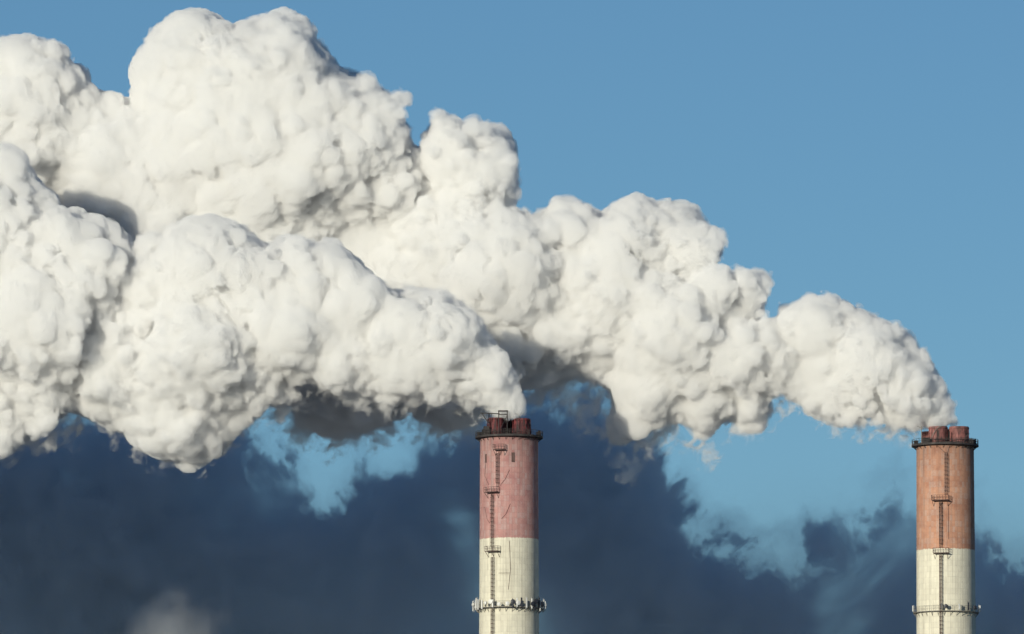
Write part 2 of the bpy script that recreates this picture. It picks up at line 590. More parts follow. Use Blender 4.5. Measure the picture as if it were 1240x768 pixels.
YR = 22.0
ra = random.Random(5)
ants_l = []
for i in range(34):
    phi = -172 + 344 * i / 33 + ra.uniform(-3, 3)
    k = ra.choice("pppqpd")
    ants_l.append((k, phi, ra.uniform(0.3, 1.0), ra.uniform(1.3, 2.3) if k in "pq" else ra.uniform(0.7, 1.1)))
for phi, k, dz, sz in ((6, 'D', 0.9, 1.1), (20, 'q', 0.9, 1.9), (14, 'd', 0.7, 1.0), (40, 'D', 0.6, 1.1), (47, 'D', 1.2, 1.2), (56, 'q', 1.0, 2.2), (64, 'D', 0.7, 1.3), (-30, 'd', 1.0, 1.0), (-66, 'p', 0.6, 2.3)):
    ants_l.append((k, phi, dz, sz))
spec_l = dict(
    band=651, paint=((0.47, 0.255, 0.235), (0.36, 0.17, 0.165), (0.72, 0.685, 0.56), 1.0), flue_mat=FLUE_L, rest_mat=RUST,
    flues=[(-2.75, -1.9, 2.25, 1.95, 4.25), (2.75, -1.7, 2.2, 1.9, 4.15), (-1.7, 2.7, 2.2, 1.9, 4.2), (2.1, 2.6, 2.2, 1.9, 4.2)],
    extras=extras_left,
    ladders=[(603.0, 548, 590), (597.2, 599, 667), (598.0, 674, 900)],
    rests=[(605.5, 544.5, 14), (597.2, 595.8, 18), (598.3, 667.5, 18)],
    ring=734.5, ring_r=7.7, antennas=ants_l,
    cables=[[(588, 560), (587, 575), (593, 589)], [(617, 569), (612, 580), (604, 590)], [(587, 613), (590, 628), (594, 634)], [(618, 610), (613, 622), (606, 630)],
            [(588, 549), (588, 562)], [(617, 655), (618, 690), (615, 720)], [(604, 694), (621, 694)]],
    hatches=[(588.3, 554, 1.6, 10, RUST), (621.3, 553.8, 3.2, 11, RUST)])
spec_r = dict(
    band=664, paint=((0.50, 0.265, 0.175), (0.37, 0.175, 0.115), (0.73, 0.695, 0.57), 2.0), flue_mat=FLUE_R, rest_mat=RUST,
    flues=[(-1.65, -2.5, 2.15, 2.05, 4.2), (3.0, -2.2, 2.25, 2.15, 4.2), (-3.1, 2.2, 2.1, 2.0, 3.5), (2.0, 2.6, 2.15, 2.05, 4.0)],
    extras=extras_right,
    ladders=[(1143.5, 547, 600), (1137.0, 608, 664), (1137.0, 673, 900)],
    rests=[(1137.0, 606, 21), (1137.5, 670, 19)],
    ring=739.5, ring_r=7.35,
    antennas=[('D', -3, 0.9, 0.9), ('q', 38, 1.0, 1.7), ('D', 53, 0.8, 0.9), ('q', -10, 0.9, 1.2), ('p', 20, 0.8, 1.2), ('p', -78, 0.8, 1.3), ('p', 80, 0.8, 1.4), ('p', 150, 0.8, 1.3), ('p', -140, 0.8, 1.3)],
    cables=[[(1134, 540), (1144, 550)], [(1148, 540), (1145, 552)], [(1146, 610), (1146.5, 664)]],
    hatches=[])
c1 = build_chimney("chimney", 616.5, 531.0, 0.0, spec_l)
tag(c1, "faded pink and cream chimney crowned by dark red flues with a jib", "chimney", "power station chimneys")
c2 = build_chimney("chimney", 1144.5, 541.0, YR, spec_r)
tag(c2, "rusty orange-brown and cream chimney crowned by two rusty pink flues", "chimney", "power station chimneys")

# ------------------------------------------------------------------ dark smoke bank drifting low behind the chimneys
BANK_Y = 330.0


def bank_material(x0, x1, z0, z1):
    m, nt, b = mat("dark_smoke")
    L = nt.links.new
    out = nt.nodes["Material Output"]
    nt.nodes.remove(b)
    tc = nd(nt, "ShaderNodeTexCoord")
    sp = nd(nt, "ShaderNodeSeparateXYZ")
    L(tc.outputs["Object"], sp.inputs[0])
    X, Y, Z = sp.outputs

    def fbm(scale, detail, off=0.0, rough=0.55, dist=0.0, sy=1.0, sz=1.0):
        mp = nd(nt, "ShaderNodeMapping")
        mp.inputs["Location"].default_value = (off, off * 0.7, off * 1.3)
        mp.inputs["Scale"].default_value = (1, sy, sz)
        L(tc.outputs["Object"], mp.inputs[0])
        n = nd(nt, "ShaderNodeTexNoise", Scale=scale, Detail=detail, Roughness=rough, Distortion=dist)
        L(mp.outputs[0], n.inputs["Vector"])
        return math_n(nt, 'SUBTRACT', n.outputs[0], 0.5)
    n1 = fbm(0.085, 5.0, 3.0, 0.62, 0.5, 0.22)
    n2 = fbm(0.018, 2.0, 41.0, 0.5, 0.4, 0.5)
    n5 = fbm(0.06, 4.0, 63.0, 0.6, 0.6, 0.22)
    fc = nd(nt, "ShaderNodeFloatCurve")
    cu = fc.mapping.curves[0]
    top = [(-300, 520), (0, 520), (200, 515), (285, 512), (322, 540), (350, 590), (378, 612), (402, 602), (432, 588), (480, 572), (540, 548), (590, 515), (650, 503), (720, 500),
           (765, 528), (800, 560), (822, 615), (828, 650), (860, 668), (920, 688), (968, 700), (1000, 682), (1030, 650), (1070, 628), (1110, 618), (1150, 635), (1200, 680), (1260, 720), (1500, 740)]
    pts = []
    for px, py in top:
        p = at(px, py, BANK_Y)
        pts.append(((p.x - x0) / (x1 - x0), (p.z - z0) / (z1 - z0)))
    while len(cu.points) < len(pts):
        cu.points.new(0.5, 0.5)
    for cp, (u, v) in zip(cu.points, pts):
        cp.location = (u, v)
        cp.handle_type = 'AUTO'
    fc.mapping.update()
    L(math_n(nt, 'DIVIDE', math_n(nt, 'SUBTRACT', math_n(nt, 'MULTIPLY_ADD', n5, 46.0, X), x0), x1 - x0), fc.inputs["Value"])
    hz = math_n(nt, 'ADD', math_n(nt, 'MULTIPLY', fc.outputs[0], z1 - z0), z0)
    below = math_n(nt, 'SUBTRACT', hz, Z)                         # metres under the top of the bank
    n4 = fbm(0.30, 3.0, 17.0, 0.6, 0.8, 0.15)
    dd = math_n(nt, 'ADD', math_n(nt, 'MULTIPLY_ADD', n4, 16.0, below), math_n(nt, 'ADD', math_n(nt, 'MULTIPLY', n1, 44.0), math_n(nt, 'MULTIPLY', n2, 20.0)))
    mr = nd(nt, "ShaderNodeMapRange")
    mr.interpolation_type = 'SMOOTHERSTEP'
    L(dd, mr.inputs[0])
    mr.inputs[1].default_value = -1.5
    mr.inputs[2].default_value = 5.0
    veil = nd(nt, "ShaderNodeMapRange")
    veil.interpolation_type = 'SMOOTHSTEP'
    L(math_n(nt, 'ADD', dd, math_n(nt, 'MULTIPLY', n2, 20.0)), veil.inputs[0])
    veil.inputs[1].default_value = -13.0
    veil.inputs[2].default_value = 4.0
    veil.inputs[4].default_value = 0.10
    dens = math_n(nt, 'MULTIPLY_ADD', mr.outputs[0], 0.90, veil.outputs[0])
    # the near and far sides are rounded off
    yy = math_n(nt, 'ABSOLUTE', math_n(nt, 'SUBTRACT', Y, BANK_Y))
    ym = nd(nt, "ShaderNodeMapRange")
    ym.interpolation_type = 'SMOOTHSTEP'
    L(math_n(nt, 'ADD', yy, math_n(nt, 'MULTIPLY', n1, 20.0)), ym.inputs[0])
    ym.inputs[1].default_value = 26.0
    ym.inputs[2].default_value = 10.0
    dens = math_n(nt, 'MULTIPLY', dens, ym.outputs[0])
    # openings through which the sky shows
    n3 = fbm(0.022, 4.0, 90.0, 0.55, 0.8, 0.3)
    op = nd(nt, "ShaderNodeMapRange")
    op.interpolation_type = 'SMOOTHSTEP'
    L(n3, op.inputs[0])
    op.inputs[1].default_value = -0.20
    op.inputs[2].default_value = 0.04
    op.inputs[3].default_value = 0.15
    dens = math_n(nt, 'MULTIPLY', math_n(nt, 'MULTIPLY', dens, op.outputs[0]), 0.20)
    navy = (0.86, 0.905, 0.945)
    sc = nd(nt, "ShaderNodeVolumeScatter")
    sc.inputs["Color"].default_value = (*navy, 1)
    ab = nd(nt, "ShaderNodeVolumeAbsorption")
    ab.inputs["Color"].default_value = (*navy, 1)
    L(dens, sc.inputs["Density"])
    L(dens, ab.inputs["Density"])
    ad = nd(nt, "ShaderNodeAddShader")
    L(sc.outputs[0], ad.inputs[0])
    L(ab.outputs[0], ad.inputs[1])
    # paler mist mixed into its foot, and one pale puff
    low = nd(nt, "ShaderNodeMapRange")
    low.interpolation_type = 'SMOOTHSTEP'
    L(math_n(nt, 'ADD', Z, math_n(nt, 'MULTIPLY', n2, 40.0)), low.inputs[0])
    low.inputs[1].default_value = at(300, 540, BANK_Y).z
    low.inputs[2].default_value = at(300, 830, BANK_Y).z
    ms = nd(nt, "ShaderNodeVolumeScatter")
    ms.inputs["Color"].default_value = (0.9, 0.92, 0.95, 1)
    mist = math_n(nt, 'MULTIPLY', math_n(nt, 'MULTIPLY', low.outputs[0], ym.outputs[0]), 0.022)
    L(mist, ms.inputs["Density"])
    ad2 = nd(nt, "ShaderNodeAddShader")
    L(ad.outputs[0], ad2.inputs[0])
    L(ms.outputs[0], ad2.inputs[1])
    L(ad2.outputs[0], out.inputs["Volume"])
    m.cycles.volume_step_rate = BANK_STEP
    return m


BANK_STEP = 0.30
a_, b_ = at(-330, 460, BANK_Y), at(1520, 960, BANK_Y)
bm = bmesh.new()
add_box(bm, ((a_.x + b_.x) / 2, BANK_Y, (a_.z + b_.z) / 2), (b_.x - a_.x, 60, a_.z - b_.z))
tag(obj("dark_smoke", bm, bank_material(a_.x, b_.x, b_.z, a_.z)), "dark blue-grey smoke bank hanging low behind both chimneys", "smoke bank", kind="stuff")


# pale thin puff of steam rising from something below the picture
def puff_material():
    m, nt, b = mat("pale_puff")
    L = nt.links.new
    nt.nodes.remove(b)
    tc = nd(nt, "ShaderNodeTexCoord")
    n = nd(nt, "ShaderNodeTexNoise", Scale=0.11, Detail=4.0, Roughness=0.6)
    L(tc.outputs["Object"], n.inputs["Vector"])
    ln = nd(nt, "ShaderNodeVectorMath", operation='LENGTH')
    L(tc.outputs["Object"], ln.inputs[0])
    mr = nd(nt, "ShaderNodeMapRange")
    mr.interpolation_type = 'SMOOTHSTEP'
    L(math_n(nt, 'MULTIPLY_ADD', math_n(nt, 'SUBTRACT', n.outputs[0], 0.5), 22.0, ln.outputs["Value"]), mr.inputs[0])
    mr.inputs[1].default_value = 13.0
    mr.inputs[2].default_value = 1.0
    v = nd(nt, "ShaderNodeVolumeScatter")
    v.inputs["Color"].default_value = (0.95, 0.95, 0.95, 1)
    L(math_n(nt, 'MULTIPLY', mr.outputs[0], 0.04), v.inputs["Density"])
    L(v.outputs[0], nt.nodes["Material Output"].inputs["Volume"])
    m.cycles.volume_step_rate = 0.4
    return m


bm = bmesh.new()
bmesh.ops.create_icosphere(bm, subdivisions=3, radius=19)
pf = obj("steam_puff", bm, puff_material())
pf.location = at(215, 785, 60)
tag(pf, "small pale puff of thin steam at the lower left before the dark smoke", "steam puff", kind="stuff")

# ------------------------------------------------------------------ smoke: geometry tools
rng = np.random.default_rng(11)


def inside_poly(p, poly):
    x, y = p[:, 0], p[:, 1]
    r = np.zeros(len(p), bool)
    a = poly
    b = np.roll(poly, -1, 0)
    for (x0, y0), (x1, y1) in zip(a, b):
        if y0 == y1:
            continue
        c = ((y0 > y) != (y1 > y)) & (x < (x1 - x0) * (y - y0) / (y1 - y0) + x0)
        r ^= c
    return r


def dist_poly(p, poly):
    best = np.full(len(p), 1e9)
    a = poly
    b = np.roll(poly, -1, 0)
    for p0, p1 in zip(a, b):
        d = p1 - p0
        t = np.clip(((p - p0) @ d) / (d @ d + 1e-9), 0, 1)
        q = p0 + t[:, None] * d
        best = np.minimum(best, np.hypot(*(p - q).T))
    return best


def hash3(ix, iy, iz, seed):
    with np.errstate(over='ignore'):
        h = (ix.astype(np.uint32) * np.uint32(73856093)) ^ (iy.astype(np.uint32) * np.uint32(19349663)) ^ (iz.astype(np.uint32) * np.uint32(83492791)) ^ np.uint32(seed * 2654435 + 977)
        h ^= h >> np.uint32(15)
        h *= np.uint32(2246822519)
        h ^= h >> np.uint32(13)
        h *= np.uint32(3266489917)
        h ^= h >> np.uint32(16)
    return h


def bumps(p, seed):
    """height of a field of overlapping round bumps of random size (about one per unit cell), 0..1.1"""
    b = np.floor(p - 0.5).astype(np.int32)
    acc = np.zeros(len(p), np.float32)
    for dx in (0, 1):
        for dy in (0, 1):
            for dz in (0, 1):
                ix, iy, iz = b[:, 0] + dx, b[:, 1] + dy, b[:, 2] + dz
                h = hash3(ix, iy, iz, seed)
                d2 = np.zeros(len(p), np.float32)
                for k, i in enumerate((ix, iy, iz)):
                    j = ((h >> np.uint32(8 * k)) & np.uint32(255)).astype(np.float32) / 255.0
                    d2 += (p[:, k] - i - 0.5 - (j - 0.5) * 0.72) ** 2
                r = 0.45 + 0.68 * ((h >> np.uint32(24)) & np.uint32(255)).astype(np.float32) / 255.0
                f = np.maximum(1 - d2 / (r * r), 0)
                f = r * np.sqrt(f + 0.02) - 0.1414 * r
                np.maximum(acc, f, out=acc)
    return acc


def vnoise(p, seed):
    """smooth value noise, -1..1"""
    b = np.floor(p).astype(np.int32)
    f = (p - b).astype(np.float32)
    f = f * f * (3 - 2 * f)
    out = np.zeros(len(p), np.float32)
    for dx in (0, 1):
        wx = f[:, 0] if dx else 1 - f[:, 0]
        for dy in (0, 1):
            wy = f[:, 1] if dy else 1 - f[:, 1]
            for dz in (0, 1):
                wz = f[:, 2] if dz else 1 - f[:, 2]
                h = hash3(b[:, 0] + dx, b[:, 1] + dy, b[:, 2] + dz, seed)
                out += wx * wy * wz * ((h & np.uint32(65535)).astype(np.float32) / 32767.5 - 1)
    return out


def surface_nets(g, h, o):
    """closed quad surface of the zero level of grid g (negative inside), cell h, origin o"""
    s = g < 0
    sh = tuple(n - 1 for n in g.shape)
    cnt = np.zeros(sh, np.uint8)
    corners = [(i, j, k) for i in (0, 1) for j in (0, 1) for k in (0, 1)]
    for i, j, k in corners:
        cnt += s[i:i + sh[0], j:j + sh[1], k:k + sh[2]]
    act = np.argwhere((cnt > 0) & (cnt < 8)).astype(np.int32)
    idx = np.full(sh, -1, np.int32)
    idx[act[:, 0], act[:, 1], act[:, 2]] = np.arange(len(act), dtype=np.int32)
    pos = np.zeros((len(act), 3), np.float32)
    num = np.zeros(len(act), np.float32)
    val = {c: g[act[:, 0] + c[0], act[:, 1] + c[1], act[:, 2] + c[2]] for c in corners}
    for a in corners:
        for ax in range(3):
            if a[ax]:
                continue
            b = list(a)
            b[ax] = 1
            va, vb = val[a], val[tuple(b)]
            m = (va < 0) != (vb < 0)
            t = np.where(m, va / np.where(m, va - vb, 1), 0)
            q = np.array(a, np.float32)[None].repeat(len(act), 0)
            q[:, ax] += t
            pos += q * m[:, None]
            num += m
    pos = (pos / num[:, None] + act) * h + np.array(o, np.float32)
    quads = []
    for ax in range(3):
        sl0 = [slice(1, -1)] * 3
        sl1 = [slice(1, -1)] * 3
        sl0[ax] = slice(0, -1)
        sl1[ax] = slice(1, None)
        a, b = s[tuple(sl0)], s[tuple(sl1)]
        e = np.argwhere(a != b).astype(np.int32)
        flip = b[e[:, 0], e[:, 1], e[:, 2]]
        e[:, [k for k in range(3) if k != ax]] += 1
        u, v = [k for k in range(3) if k != ax]
        q = []
        for du, dv in ((-1, -1), (0, -1), (0, 0), (-1, 0)):
            c = e.copy()
            c[:, u] += du
            c[:, v] += dv
            q.append(idx[c[:, 0], c[:, 1], c[:, 2]])
        q = np.stack(q, 1)
        if ax == 1:
            flip = ~flip
        q[flip] = q[flip][:, ::-1]
        quads.append(q)
    return pos, np.concatenate(quads)


def np_mesh(name, v, q):
    me = bpy.data.meshes.new(name)
    me.vertices.add(len(v))
    me.vertices.foreach_set("co", v.astype(np.float32).ravel())
    me.loops.add(q.size)
    me.loops.foreach_set("vertex_index", q.astype(np.int32).ravel())
    me.polygons.add(len(q))
    me.polygons.foreach_set("loop_start", np.arange(0, q.size, 4, dtype=np.int32))
    me.update(calc_edges=True)
    me.polygons.foreach_set("use_smooth", np.ones(len(q), bool))
    me.update()
    return me


def normals(v, q):
    n = np.cross(v[q[:, 2]] - v[q[:, 0]], v[q[:, 3]] - v[q[:, 1]])
    out = np.zeros_like(v)
    for k in range(4):
        for c in range(3):
            out[:, c] += np.bincount(q[:, k], n[:, c], len(v)).astype(np.float32)
    return out / (np.linalg.norm(out, axis=1, keepdims=True) + 1e-9)


def splat(g, o, h, cen, rad):
    sh = g.shape
    for c, r in zip(cen, rad):
        pad = r + 1.6
        lo = np.maximum(np.floor((c - pad - o) / h).astype(int) - 1, 0)
        hi = np.minimum(np.ceil((c + pad - o) / h).astype(int) + 2, sh)
        if (hi <= lo).any():
            continue
        ax = [(np.arange(lo[k], hi[k], dtype=np.float32) * h + o[k] - c[k]) ** 2 for k in range(3)]
        d = np.sqrt(ax[0][:, None, None] + ax[1][None, :, None] + ax[2][None, None, :]) - np.float32(r)
        b = g[lo[0]:hi[0], lo[1]:hi[1], lo[2]:hi[2]]
        np.minimum(b, d, out=b)


def plume_mesh(name, poly, x_exit, y0, drift, h, seed, lobe=(9, 42), n_shell=2600, n_core=900, age_len=650.0, lobes=(), wisps=(), recess=()):
    """Solid billowing cloud whose outline seen from the front follows poly (photograph pixels); it is as deep as it is tall.
    Worked in a frame (X right, t depth about the plume's axis, Z up) in metres; the axis drifts away as the plume ages."""
    poly = np.array(poly, float)
    lo, hi = poly.min(0), poly.max(0)
    p = rng.uniform(lo, hi, (90000, 2))
    p = p[inside_poly(p, poly)]
    d = dist_poly(p, poly)
    # local half thickness: the largest inscribed radius nearby
    bins = np.arange(lo[0] - 1, hi[0] + 20, 12.0)
    bi = np.digitize(p[:, 0], bins)
    mx = np.array([d[bi == k].max() if (bi == k).any() else 0 for k in range(len(bins) + 1)])
    mx = np.convolve(np.pad(mx, 3, mode='edge'), np.ones(7) / 7, 'valid')
    Rl = np.maximum(mx[bi], d)
    half = np.sqrt(np.maximum(Rl ** 2 - (Rl - d) ** 2, 0)) * 0.85
    for qx, qy, qr, qs in recess:                  # hollows in the front of the cloud
        half = half * (1 - qs * np.exp(-((p[:, 0] - qx) ** 2 + (p[:, 1] - qy) ** 2) / qr ** 2))
    age = np.clip((x_exit - p[:, 0]) / age_len, 0, 1)
    cen, rad = [], []

    def emit(sel, r, t):
        cen.append(np.stack([(p[sel, 0] - 620) / S, t / S, (384 - p[sel, 1]) / S], 1))
        rad.append(r / S)
    # core
    ok = np.flatnonzero(d > 6)
    sel = rng.choice(ok, n_core)
    r = np.minimum(d[sel] * 0.92, 60)
    emit(sel, r, rng.uniform(-1, 1, n_core) * np.maximum(half[sel] - r, 0))
    # shell lobes
    rmax = lobe[0] + (lobe[1] - lobe[0]) * age ** 0.7
    rmin = 5 + 7 * age
    u = rng.uniform(0, 1, len(p))
    rr = rmin * (rmax / rmin) ** (u ** 0.95)
    ok = np.flatnonzero(d > np.minimum(rmin * 0.8, 8))
    sel = rng.choice(ok, n_shell, p=(1 / (rr[ok] + 8)) / (1 / (rr[ok] + 8)).sum())
    r = np.minimum(rr[sel], d[sel])
    side = np.where(rng.uniform(0, 1, n_shell) < 0.68, -1, 1)
    emit(sel, r, side * np.maximum(half[sel] - r * rng.uniform(0.25, 1.0, n_shell), 0))
    # rim lobes hugging the outline
    rim = np.flatnonzero((d > 4) & (d < rmax * 0.9))
    sel = rng.choice(rim, n_shell // 2)
    r = d[sel] * 1.02
    emit(sel, r, rng.uniform(-1, 1, len(sel)) * np.maximum(half[sel] - r * 0.8, 0))
    # the great lobes one can tell apart
    if len(lobes):
        lb = np.array(lobes, float)
        dl = dist_poly(lb[:, :2], poly)
        near = [np.argmin(np.hypot(*(p - q).T)) for q in lb[:, :2]]
        r = np.minimum(lb[:, 2], np.maximum(dl * 1.0, 6))
        t = -np.maximum(half[near] - r * lb[:, 3], 0)
        cen.append(np.stack([(lb[:, 0] - 620) / S, t / S, (384 - lb[:, 1]) / S], 1))
        rad.append(r / S)
    cen = np.concatenate(cen)
    rad = np.concatenate(rad)
    # small puffs growing on the lobes, finer where the plume is young
    first = n_core
    for gen in (0, 1):
        ag = np.clip((x_exit - (cen[:, 0] * S + 620)) / age_len, 0, 1)
        small = 0.95 + 0.9 * ag if gen == 0 else 0.6 + 0.4 * ag
        kids = np.clip(0.55 * (rad / (small * 1.6)) ** 2 * (7 if gen == 0 else 3.0), 0, 90).astype(int)
        kids[:first] = 0
        par = np.repeat(np.arange(len(cen)), kids)
        u = rng.normal(size=(len(par), 3))
        u /= np.linalg.norm(u, axis=1, keepdims=True)
        u[:, 1] = np.where(rng.uniform(0, 1, len(u)) < 0.8, -np.abs(u[:, 1]), u[:, 1])
        cr = np.minimum(small[par] * (0.7 + 1.3 * rng.uniform(0, 1, len(par)) ** 1.7), rad[par] * 0.7)
        cc = cen[par] + u * (rad[par] - cr * rng.uniform(0.0, 0.6, len(par)))[:, None]
        px = np.stack([cc[:, 0] * S + 620, 384 - cc[:, 2] * S], 1)
        keep = (cr > 0.5) & inside_poly(px, poly)
        cc, cr, px = cc[keep], cr[keep], px[keep]
        keep = dist_poly(px, poly) > cr * S * 0.5
        first = len(cen)
        cen = np.concatenate([cen, cc[keep]])
        rad = np.concatenate([rad, cr[keep]])
    o = cen.min(0) - np.array((11, 11, 18))
    top = cen.max(0) + 11
    n = np.ceil((top - o) / h).astype(int)
    g = np.full(n, 4.0, np.float32)
    splat(g, o, h, cen, rad)
    g[0], g[-1], g[:, 0], g[:, -1], g[:, :, 0], g[:, :, -1] = 4, 4, 4, 4, 4, 4
    # billows upon billows, worked into the solid in a band about its surface
    band = np.flatnonzero((np.abs(g) < 1.8).ravel())
    ijk = np.stack(np.unravel_index(band, g.shape), 1)
    v = (ijk * h + o).astype(np.float32)
    del ijk
    val = g.ravel()[band]
    a = np.clip((x_exit - (v[:, 0] * S + 620)) / age_len, 0, 1)
    soft = np.clip(vnoise(v * 0.06, seed + 90) * 1.1 + 0.8, 0.25, 1.4) * np.clip(a * 10, 0.3, 1)
    warp = np.stack([vnoise(v / 3.5, seed + k) for k in (1, 2, 3)], 1) * (0.6 + 0.5 * a[:, None])
    warp += np.stack([vnoise(v / 1.5, seed + k) for k in (4, 5, 6)], 1) * 0.35
    vw = v + warp
    mixw = np.clip(a * 1.2, 0, 0.85)
    for k, (lam, amp) in enumerate(((4.6, 0.28), (2.6, 0.62), (1.5, 0.72), (0.9, 0.80))):
        c, sn = math.cos(0.7 * k + 0.4), math.sin(0.7 * k + 0.4)
        vr = np.stack([vw[:, 0] * c - vw[:, 1] * sn, vw[:, 0] * sn + vw[:, 1] * c, vw[:, 2] + 0.3 * vw[:, 0]], 1)
        f = bumps((vr / lam).astype(np.float32), seed + 10 * k) * lam
        f2 = bumps((vr / lam / 1.5).astype(np.float32), seed + 10 * k + 5) * lam * 1.5
        if k:                                      # creased billows between the bumps
            f = 0.35 * f + 0.95 * lam * np.abs(vnoise((vr / lam * 1.25).astype(np.float32), seed + 10 * k + 3))
            f2 = 0.35 * f2 + 0.95 * lam * 1.4 * np.abs(vnoise((vr / lam / 1.12).astype(np.float32), seed + 10 * k + 7))
        m = np.clip(vnoise(v / (lam * 4), seed + 60 + k) * 0.9 + 0.9, 0.2, 1.5)
        val -= (f * (1 - mixw) + f2 * mixw) * amp * soft * m - 0.42 * amp * lam * np.clip(a * 10, 0.15, 1)
    val -= vnoise(v / 0.9, seed + 77) * 0.16
    g.ravel()[band] = val
    g[0], g[-1], g[:, 0], g[:, -1], g[:, :, 0], g[:, :, -1] = 4, 4, 4, 4, 4, 4
    v, q = surface_nets(g, h, o)
    # real place
    def place(v):
        X, t, Z = v.T
        Y = y0 + drift * (x_exit - (X * S + 620)) / S + t
        k = (DIST + Y) / DIST
        return np.stack([X * k, Y, EYE + (Z + CZ - EYE) * k], 1)
    body = np_mesh(name, place(v), q)
    # the body's own soft rim: thinner vapour a hand's breadth to a metre or two outside it
    band = np.flatnonzero((np.abs(g) < 1.7).ravel())
    ijk = np.stack(np.unravel_index(band, g.shape), 1)
    pv = (ijk * h + o).astype(np.float32)
    ag = np.clip((x_exit - (pv[:, 0] * S + 620)) / age_len, 0, 1)
    wv = pv + np.stack([vnoise(pv / 1.6, seed + 50 + k) for k in range(3)], 1) * 0.7
    n = vnoise(wv / 2.6, seed + 53) * 0.9 + vnoise(wv / 1.1, seed + 54) * 0.6 + vnoise(pv / 9, seed + 55) * 0.7
    gg = g.copy()
    gg.ravel()[band] -= np.clip(0.30 + 0.15 * ag + (0.40 + 0.2 * ag) * n, -0.5, 1.5)
    gg[0], gg[-1], gg[:, 0], gg[:, -1], gg[:, :, 0], gg[:, :, -1] = 4, 4, 4, 4, 4, 4
    vv, qq = surface_nets(gg, h, o)
    rim_veil = np_mesh("vapour_rim", place(vv), qq)
    del gg, pv, wv, n
    # ragged half-transparent tatters: fields of drops torn off its underside and about the flue mouths
    veils = []
    wz = np.array(wisps, float)
    wc = np.stack([(wz[:, 0] - 620) / S, -wz[:, 3] / S, (384 - wz[:, 1]) / S], 1).astype(np.float32)
    wr = wz[:, 2] / S
    lo_w = np.maximum(np.floor(((wc - wr[:, None]).min(0) - 5 - o) / h).astype(int), 0)
    hi_w = np.minimum(np.ceil(((wc + wr[:, None]).max(0) + 5 - o) / h).astype(int), g.shape)
    ow = o + lo_w * h
    gb = g[lo_w[0]:hi_w[0], lo_w[1]:hi_w[1], lo_w[2]:hi_w[2]]
    gw = np.full(gb.shape, 4.0, np.float32)
    for c, r in zip(wc, wr):                          # soft union of stretched clumps
        l = np.maximum(np.floor((c - r - 3.5 - ow) / h).astype(int), 0)
        u = np.minimum(np.ceil((c + r + 3.5 - ow) / h).astype(int), gw.shape)
        if (u <= l).any():
            continue
        ax = [np.arange(l[k], u[k], dtype=np.float32) * h + ow[k] - c[k] for k in range(3)]
        zz_ = ax[2][None, None, :]
        xx_ = ax[0][:, None, None] - 0.35 * zz_            # they trail downwind as they fall
        dd_ = np.sqrt((xx_ * 0.8) ** 2 + ax[1][None, :, None] ** 2 + (zz_ * 0.85) ** 2) - np.float32(r)
        bl = gw[l[0]:u[0], l[1]:u[1], l[2]:u[2]]
        np.minimum(bl, dd_, out=bl)
    band = np.flatnonzero((gw < 3.4).ravel() & (gb > -1.2).ravel())
    ijk = np.stack(np.unravel_index(band, gw.shape), 1)
    pv = (ijk * h + ow).astype(np.float32)
    base = gw.ravel()[band]
    wv = pv + np.stack([vnoise(pv / 3.0, seed + 40 + k) for k in range(3)], 1) * 1.8
    wv += np.stack([vnoise(pv / 1.1, seed + 44 + k) for k in range(3)], 1) * 0.6
    wv[:, 0] -= 0.35 * wv[:, 2]
    wv[:, 2] *= 0.72
    n = vnoise(wv / 4.2, seed + 30) * 0.8 + (0.8 - 2 * np.abs(vnoise(wv / 2.4, seed + 31))) * 0.9 + vnoise(wv / 1.5, seed + 32) * 0.9 + (0.8 - 2 * np.abs(vnoise(wv / 1.0, seed + 33))) * 0.7
    for push, amp in ((-0.1, 2.2), (-0.9, 2.3), (-1.7, 2.5)):
        gg = np.full(gw.shape, 4.0, np.float32)
        gg.ravel()[band] = base - push - n * amp
        gg[:2], gg[-2:], gg[:, :2], gg[:, -2:], gg[:, :, :2], gg[:, :, -2:] = 4, 4, 4, 4, 4, 4
        vv, qq = surface_nets(gg, h, ow)
        veils.append(np_mesh("wisp", place(vv), qq))
    return body, rim_veil, veils


# ------------------------------------------------------------------ smoke: materials and plumes
def steam_material(name, density, tint=(0.995, 0.993, 0.990), skin=0.015):
    """droplet fog filling a closed billow; its skin is a bare trace of scattering"""
    m, nt, b = mat(name)
    out = nt.nodes["Material Output"]
    nt.nodes.remove(b)
    vsc = nd(nt, "ShaderNodeVolumeScatter", Density=density, Anisotropy=0.0)
    vsc.inputs["Color"].default_value = (*tint, 1)
    nt.links.new(vsc.outputs[0], out.inputs["Volume"])
    if not skin:
        return m
    tr = nd(nt, "ShaderNodeBsdfTransparent")
    df = nd(nt, "ShaderNodeBsdfDiffuse")
    df.inputs["Color"].default_value = (0.9, 0.9, 0.9, 1)
    mx = nd(nt, "ShaderNodeMixShader", Fac=skin)
    nt.links.new(tr.outputs[0], mx.inputs[1])
    nt.links.new(df.outputs[0], mx.inputs[2])
    nt.links.new(mx.outputs[0], out.inputs["Surface"])
    return m


